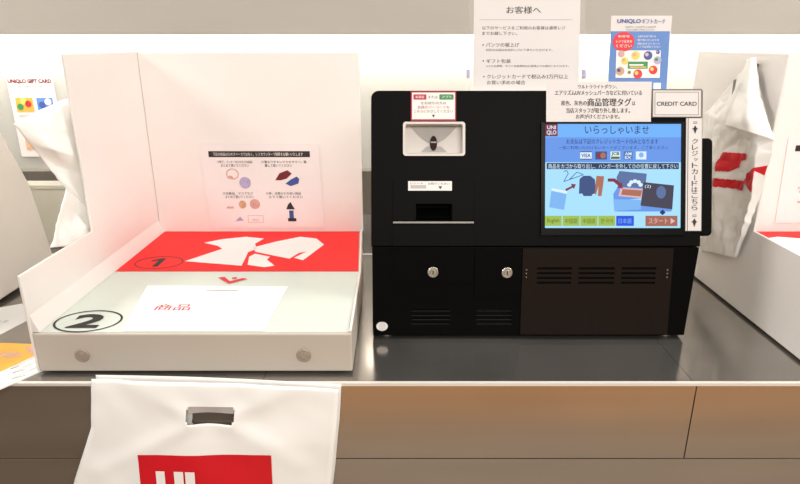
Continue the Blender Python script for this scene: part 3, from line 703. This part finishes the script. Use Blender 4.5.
tray_notice((1.262, 1.6885, 0.116), 'pale notice with a black header inside the neighbouring tray, cut by the photo edge')

# ================================================================ papers
b = MB().prism([(-0.5383, 1.047), (-0.2634, 1.047), (-0.256, 1.2701), (-0.5808, 1.2761)], 0.0890, 0.0896, 0)
b.text('商品', -0.516, 1.140, -0.440, 1.172, 0.0899, 1, .03); b.rect(-0.435, 1.243, -0.365, 1.249, 0.0899, 2)
tag(b.build('paper_sheet', ['bright_paper', 'magenta_ink', 'pale_ink']), 'plain white paper sheet lying on the bed of the tray with small red lettering', 'paper')
# leaflets fanned beside the tray
leaf = [(-0.98, 1.165), (-0.764, 1.150), (-0.745, 1.110), (-0.795, 1.005), (-0.98, 1.015)]
for i, (dx, dy, rz, lab) in enumerate(((0.036, -0.014, -7, 'white leaflet at the bottom of the pile beside the tray'), (0.024, -0.006, -4, 'white leaflet just above the lowest of the pile beside the tray'),
                                       (0.010, -0.004, -2, 'white leaflet directly under the orange leaflet beside the tray'), (0.0, 0.0, 0, 'orange printed leaflet on top of the pile beside the tray'))):
    o = thing('leaflet', (-0.862 + dx, 1.066 + dy, 0.0005 + 0.0040 * i), lab, 'leaflet', 'leaflets piled beside the tray', math.radians(rz))
    pts = [(x + 0.87, y - 1.085) for x, y in leaf]
    b = MB().prism(pts, 0.0, 0.0035, 0, 1 if i == 3 else 0)
    if i < 3:
        b.stroke([(0.03, -0.06), (0.09, -0.005)], 0.006, 0.0037, 1); b.stroke([(0.05, -0.06), (0.10, -0.012)], 0.002, 0.0037, 1)
    b.build('pages', ['bright_paper', 'orange_paper' if i == 3 else 'soft_ink'], o, None)
    if i == 3:
        b = MB().poly([(0.030, 0.020), (0.055, 0.033), (0.085, 0.030), (0.095, 0.012), (0.070, 0.006), (0.05, 0.012)], 0.0038, 0)
        b.poly([(-0.03, 0.016), (0.02, 0.032), (0.04, 0.016), (0.01, 0.0)], 0.0038, 1); b.poly([(-0.05, 0.0), (0.0, 0.012), (0.03, -0.004), (-0.02, -0.02)], 0.0040, 2)
        b.poly([(0.079, 0.052), (0.104, 0.056), (0.120, 0.024), (0.112, 0.020)], 0.0038, 3)
        b.build('cover_picture', ['tan_ink', 'bright_paper', 'wine_ink', 'rose_ink'], o)
b = MB().prism([(-1.12, 1.262), (-0.9429, 1.372), (-0.872, 1.286), (-0.8922, 1.204), (-1.02, 1.13)], 0.0002, 0.0012, 0)
b.text('お買上票', -0.965, 1.262, -0.915, 1.276, 0.0014, 1)
o = b.build('receipt_paper', ['bright_paper', 'pale_ink'])
tag(o, 'white sheet lying flat on the counter behind the orange leaflet', 'paper')
# low pale box behind the neighbouring kiosk
bx_ = thing('storage_box', (-1.02, 1.97, 0.0), 'low pale grey box standing on the counter under the slanted bag', 'box')
MB().box(-0.24, 0.22, -0.17, -0.11, 0.001, 0.190).build('box_body', 'olive_box', bx_, None, bevel=0.003)
MB().box(-0.242, 0.222, -0.172, -0.108, 0.190, 0.204).build('lid', 'olive_box', bx_, None, bevel=0.002)


# ================================================================ carrier bags
# bag hung on the counter front; drawn in x (across) and z (up), y towards the counter
fb = thing('carrier_bag', (-0.35, 0.985, -0.42), 'white plastic carrier bag with red logo hanging on the counter front', 'bag', 'white carrier bags')
fxm = T((0.35, -0.985, 0.42))


def lerp_tab(tab, z):
    for (z0, a), (z1, c) in zip(tab, tab[1:]):
        if z >= z1 or (z1, c) == tab[-1]:
            t = (z0 - z) / (z0 - z1); return a + (c - a) * max(0, t)


LT = [(0.034, -0.582), (-0.066, -0.589), (-0.1885, -0.634), (-0.42, -0.70)]
RT = [(0.034, -0.116), (-0.066, -0.122), (-0.1885, -0.134), (-0.42, -0.165)]


def P(s_, z, off=0.0, layer=0):
    z0_ = z
    x = lerp_tab(LT, z) * (1 - s_) + lerp_tab(RT, z) * s_
    zz = z + (-0.021 * s_ * max(0, (z + 0.1) / 0.134) if z > -0.1 else 0) + 0.004 * math.sin(s_ * PI) * max(0, z / 0.034)
    d = 0.010 + 0.075 * (max(0, (0.034 - z)) / 0.45) ** 0.8 * (0.6 + 0.4 * math.sin(PI * s_))
    nz = noise.noise(Vector((s_ * 3.1, z * 9, 1.7))) * 0.005 + noise.noise(Vector((s_ * 9 + z * 14, z * 10, 5.2))) * 0.0022
    # pull creases running from the ends of the hand hole to the top corners
    for hx, hz, ex, ez in ((0.395, -0.03, 0.18, 0.03), (0.585, -0.03, 0.80, 0.03), (0.40, -0.055, 0.1, -0.16), (0.58, -0.055, 0.88, -0.15)):
        dx, dz = ex - hx, (ez - hz) * 3; L2 = dx * dx + dz * dz
        t = max(0, min(1, ((s_ - hx) * dx + (z - hz) * 3 * dz) / L2)); dist = math.hypot(s_ - hx - t * dx, (z - hz) * 3 - t * dz)
        nz += 0.005 * math.exp(-(dist / 0.05) ** 2) * (1 - 0.6 * t)
    y = 1.000 - d - nz - off if layer == 0 else 1.0015
    return (x, y, zz - 0.017 * max(0.0, 1 + min(0, z0_) / 0.2))


def film(layer, name, hole, s_lo=0.0, s_hi=1.0, zshift=0.0):
    ss_ = sorted(set([s_lo + (s_hi - s_lo) * i / 44 for i in range(45)] + [hole[0], hole[2], hole[0] + 0.007, hole[2] - 0.007]))
    zs = sorted(set([0.034 - 0.454 * i / 60 for i in range(61)] + [hole[1], hole[3], hole[3] - 0.006, hole[1] + 0.006]), reverse=True)
    b = MB(); n = len(ss_)
    b.add([tuple(Vector(P(s_, z, 0, layer)) + Vector((0.004 * layer, 0, zshift))) for z in zs for s_ in ss_], [])
    for k in range(len(zs) - 1):
        for i in range(n - 1):
            cs_, cz_ = (ss_[i] + ss_[i + 1]) / 2, (zs[k] + zs[k + 1]) / 2
            inx = hole[0] < cs_ < hole[2]; inz = hole[1] < cz_ < hole[3]
            corner = (cs_ < hole[0] + 0.007 or cs_ > hole[2] - 0.007) and (cz_ > hole[3] - 0.006 or cz_ < hole[1] + 0.006)
            if inx and inz and not corner:
                continue
            b.add([], [], 0); b.f.append((k * n + i, k * n + i + 1, (k + 1) * n + i + 1, (k + 1) * n + i)); b.m.append(0)
    o = b.build(name, 'film', fb, fxm, smooth=True)
    t_ = o.modifiers.new('thickness', 'SOLIDIFY'); t_.thickness = 0.0008; t_.offset = 0
    return o


HOLE = (0.391, -0.0505, 0.5845, -0.012)
front = film(0, 'front_film', HOLE)
film(1, 'back_film', (HOLE[0] - 0.005, HOLE[1] - 0.034, HOLE[2] + 0.005, HOLE[3] - 0.004), 0.0, 1.0, 0.003)


def on_film(xs, z0, z1, off, name, m_, label=None, nz=24):
    """print on the film: straight-sided pieces given by x, following the bulge"""
    b = MB(); n = len(xs)
    for k in range(nz + 1):
        z = z0 + (z1 - z0) * k / nz; l, r = lerp_tab(LT, z), lerp_tab(RT, z)
        b.add([P((x - l) / (r - l), z, off) for x in xs], [])
    for k in range(nz):
        for i in range(n - 1):
            b.f.append((k * n + i, k * n + i + 1, (k + 1) * n + i + 1, (k + 1) * n + i)); b.m.append(0)
    return b.build(name, m_, None, None, smooth=True)


def strip(x0, x1, n): return [x0 + (x1 - x0) * i / (n - 1) for i in range(n)]


lg = on_film(strip(-0.501, -0.2457, 26), -0.121, -0.385, 0.0012, 'logo_square', 'bag_red')
lg.data.transform(fxm); lg.parent = fb; lg['label'] = 'red logo square'
def letter(pieces):
    parts = []
    b = MB()
    for x0, x1, z0, z1 in pieces:
        o = on_film(strip(x0, x1, 6), z0, z1, 0.0022, 'letter', 'film', nz=10)
        vs_ = [tuple(v.co) for v in o.data.vertices]; fs_ = [tuple(p.vertices) for p in o.data.polygons]
        b.add(vs_, fs_); me_ = o.data; bpy.data.objects.remove(o); bpy.data.meshes.remove(me_)
    b.build('logo_letter', 'film', lg, fxm, smooth=True)
letter([(-0.4686, -0.4515, -0.157, -0.232), (-0.4334, -0.4153, -0.157, -0.232), (-0.4686, -0.4153, -0.232, -0.249)])
letter([(-0.4115, -0.3930, -0.157, -0.249)])
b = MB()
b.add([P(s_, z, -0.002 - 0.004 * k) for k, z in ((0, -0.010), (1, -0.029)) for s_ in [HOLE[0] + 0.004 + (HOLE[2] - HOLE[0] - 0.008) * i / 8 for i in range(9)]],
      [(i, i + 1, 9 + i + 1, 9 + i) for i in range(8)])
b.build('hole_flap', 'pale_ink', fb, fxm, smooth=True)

# bags hung on the outer walls of the trays: rows of (depth along the wall, height, distance off the wall)
BODY = [
    [(1.450, 0.545, 0.010), (1.425, 0.555, 0.016), (1.403, 0.560, 0.020), (1.391, 0.561, 0.018), (1.383, 0.557, 0.008)],
    [(1.473, 0.502, 0.012), (1.411, 0.503, 0.026), (1.369, 0.502, 0.030), (1.347, 0.499, 0.022), (1.335, 0.492, 0.008)],
    [(1.577, 0.443, 0.012), (1.438, 0.443, 0.036), (1.344, 0.443, 0.040), (1.300, 0.436, 0.028), (1.268, 0.424, 0.010)],
    [(1.566, 0.378, 0.012), (1.432, 0.394, 0.038), (1.370, 0.390, 0.016), (1.280, 0.397, 0.034), (1.264, 0.391, 0.010)],
    [(1.538, 0.291, 0.012), (1.419, 0.309, 0.038), (1.355, 0.309, 0.012), (1.273, 0.319, 0.034), (1.276, 0.314, 0.010)],
    [(1.510, 0.191, 0.012), (1.404, 0.211, 0.034), (1.334, 0.219, 0.014), (1.286, 0.229, 0.028), (1.292, 0.232, 0.010)],
    [(1.494, 0.119, 0.008), (1.402, 0.145, 0.024), (1.332, 0.159, 0.016), (1.309, 0.164, 0.020), (1.313, 0.173, 0.008)],
    [(1.489, 0.090, 0.006), (1.415, 0.112, 0.012), (1.339, 0.129, 0.012), (1.326, 0.131, 0.012), (1.327, 0.133, 0.005)],
]
FLAP = [
    [(1.417, 0.581, 0.014), (1.391, 0.586, 0.020), (1.386, 0.587, 0.012)],
    [(1.409, 0.520, 0.030), (1.345, 0.519, 0.040), (1.330, 0.507, 0.018)],
    [(1.394, 0.462, 0.046), (1.303, 0.459, 0.052), (1.261, 0.442, 0.024)],
    [(1.399, 0.434, 0.050), (1.287, 0.434, 0.054), (1.230, 0.424, 0.026)],
]
BACK = [
    [(1.465, 0.544, 0.002), (1.427, 0.559, 0.002), (1.394, 0.556, 0.002)],
    [(1.596, 0.436, 0.002), (1.426, 0.428, 0.002), (1.284, 0.421, 0.002)],
    [(1.536, 0.225, 0.002), (1.406, 0.258, 0.002), (1.296, 0.286, 0.002)],
    [(1.496, 0.088, 0.002), (1.383, 0.120, 0.002), (1.333, 0.133, 0.002)],
]
P1 = [(1.412, 0.369), (1.336, 0.378), (1.337, 0.366), (1.359, 0.357), (1.362, 0.341), (1.384, 0.327), (1.433, 0.319), (1.425, 0.34)]
P2 = [(1.437, 0.301), (1.32, 0.317), (1.325, 0.295), (1.435, 0.281)]
P3 = [(1.257, 0.373), (1.271, 0.302), (1.302, 0.31), (1.328, 0.316), (1.31, 0.336), (1.281, 0.355)]
LBODY = [
    [(1.360, 0.500, 0.030), (1.352, 0.503, 0.012), (1.368, 0.500, 0.003)],
    [(1.275, 0.483, 0.040), (1.310, 0.477, 0.020), (1.365, 0.463, 0.003)],
    [(1.203, 0.466, 0.052), (1.264, 0.437, 0.028), (1.356, 0.410, 0.003)],
    [(1.239, 0.422, 0.050), (1.266, 0.403, 0.014), (1.352, 0.370, 0.003)],
    [(1.272, 0.376, 0.046), (1.327, 0.352, 0.034), (1.355, 0.324, 0.003)],
    [(1.302, 0.331, 0.040), (1.323, 0.303, 0.018), (1.352, 0.272, 0.003)],
    [(1.343, 0.250, 0.014), (1.347, 0.242, 0.008), (1.356, 0.227, 0.003)],
]
LFOLD = [
    [(1.281, 0.317, 0.016), (1.318, 0.285, 0.014), (1.352, 0.243, 0.003)],
    [(1.245, 0.282, 0.014), (1.320, 0.247, 0.026), (1.350, 0.224, 0.003)],
    [(1.212, 0.243, 0.014), (1.270, 0.230, 0.012), (1.349, 0.205, 0.003)],
    [(1.180, 0.214, 0.012), (1.242, 0.197, 0.008), (1.346, 0.181, 0.003)],
]


def dense(rows, k=10):
    """fill a coarse table of rows in by straight lines"""
    out = []
    for ra, rb_ in zip(rows, rows[1:]):
        for j in range(k):
            t = j / k; row = [tuple(p + (q_ - p) * t for p, q_ in zip(a, c)) for a, c in zip(ra, rb_)]
            out.append(row)
    out.append([tuple(p) for p in rows[-1]])
    full = []
    for r in out:
        f = []
        for a, c in zip(r, r[1:]):
            f += [tuple(p + (q_ - p) * j / k for p, q_ in zip(a, c)) for j in range(k)]
        f.append(r[-1]); full.append(f)
    return full


def crumple(y, z, d, amt):
    """long pulled creases plus small dents, fading where the film meets the wall"""
    a = noise.noise(Vector((y * 38, z * 9, 3.1))) * 0.6 + abs(noise.noise(Vector((y * 30 + z * 22, z * 26 - y * 12, 8.4)))) * 0.9
    return d + amt * a * min(1, d / 0.012)


def hung(rows, name, parent, xw, amt=0.006, k=10):
    g = dense(rows, k); n = len(g[0]); b = MB()
    b.add([(xw - crumple(y, z, d, amt), y, z) for r in g for y, z, d in r],
          [(i * n + j, i * n + j + 1, (i + 1) * n + j + 1, (i + 1) * n + j) for i in range(len(g) - 1) for j in range(n - 1)])
    o = b.build(name, 'film', parent, T(-Vector(parent.location)), smooth=True)
    t_ = o.modifiers.new('thickness', 'SOLIDIFY'); t_.thickness = 0.0008; t_.offset = 0
    return o


def inside(p, poly):
    c = False; j = len(poly) - 1
    for i in range(len(poly)):
        (xi, yi), (xj, yj) = poly[i], poly[j]
        if (yi > p[1]) != (yj > p[1]) and p[0] < (xj - xi) * (p[1] - yi) / (yj - yi) + xi: c = not c
        j = i
    return c


def hung_print(rows, polys, name, parent, xw, amt=0.009, label=None):
    """print lying on the film: the pieces of the film inside the printed outlines, lifted a hair"""
    g = dense(rows, 50); b = MB()
    for i in range(len(g) - 1):
        for j in range(len(g[0]) - 1):
            q4 = [g[i][j], g[i][j + 1], g[i + 1][j + 1], g[i + 1][j]]
            cy_, cz_ = sum(p[0] for p in q4) / 4, sum(p[1] for p in q4) / 4
            if any(inside((cy_, cz_), pl) for pl in polys):
                b.add([(xw - crumple(y, z, d, amt) - 0.0022, y, z) for y, z, d in q4], [(0, 1, 2, 3)])
    return b.build(name, 'bag_red', parent, T(-Vector(parent.location)), label=label)


XW = 0.8130
rb = thing('carrier_bag', (XW, 1.45, 0.12), 'white crumpled carrier bag with red print hung on the outer wall of the neighbouring tray', 'bag', 'white carrier bags')
hung(BODY, 'bag_body', rb, XW, 0.009, 24)
hung(BACK, 'back_film', rb, XW, 0.0)
hung(FLAP, 'folded_top', rb, XW, 0.004)
MB().add([(XW - .046, 1.402, 0.536), (XW - .048, 1.386, 0.541), (XW - .052, 1.379, 0.520), (XW - .050, 1.391, 0.503)], [(0, 1, 2, 3)]).build(
    'hand_hole', 'soft_ink', rb, T(-Vector(rb.location)), label='dark slit of the hand hole')
MB().lathe([(0.0035, 0.0), (0.0035, 0.008), (0.0045, 0.010)], 0, 0, 12).build('hook', 'silver', rb, T((0, 1.395 - 1.45, 0.570 - 0.12)) @ Matrix.Rotation(-PI / 2, 4, 'Y'))
hung_print(BODY, [P1, P2, P3], 'logo_print', rb, XW, label='red logo print seen askew')
rb.location.y += 0.025
XW2 = -0.7140
lb = thing('carrier_bag', (XW2, 1.38, 0.18), 'plain white carrier bag jutting out slanted behind the tall tray wall', 'bag', 'white carrier bags')
hung(LBODY, 'bag_body', lb, XW2, 0.005)
hung(LFOLD, 'folded_bottom', lb, XW2, 0.006)
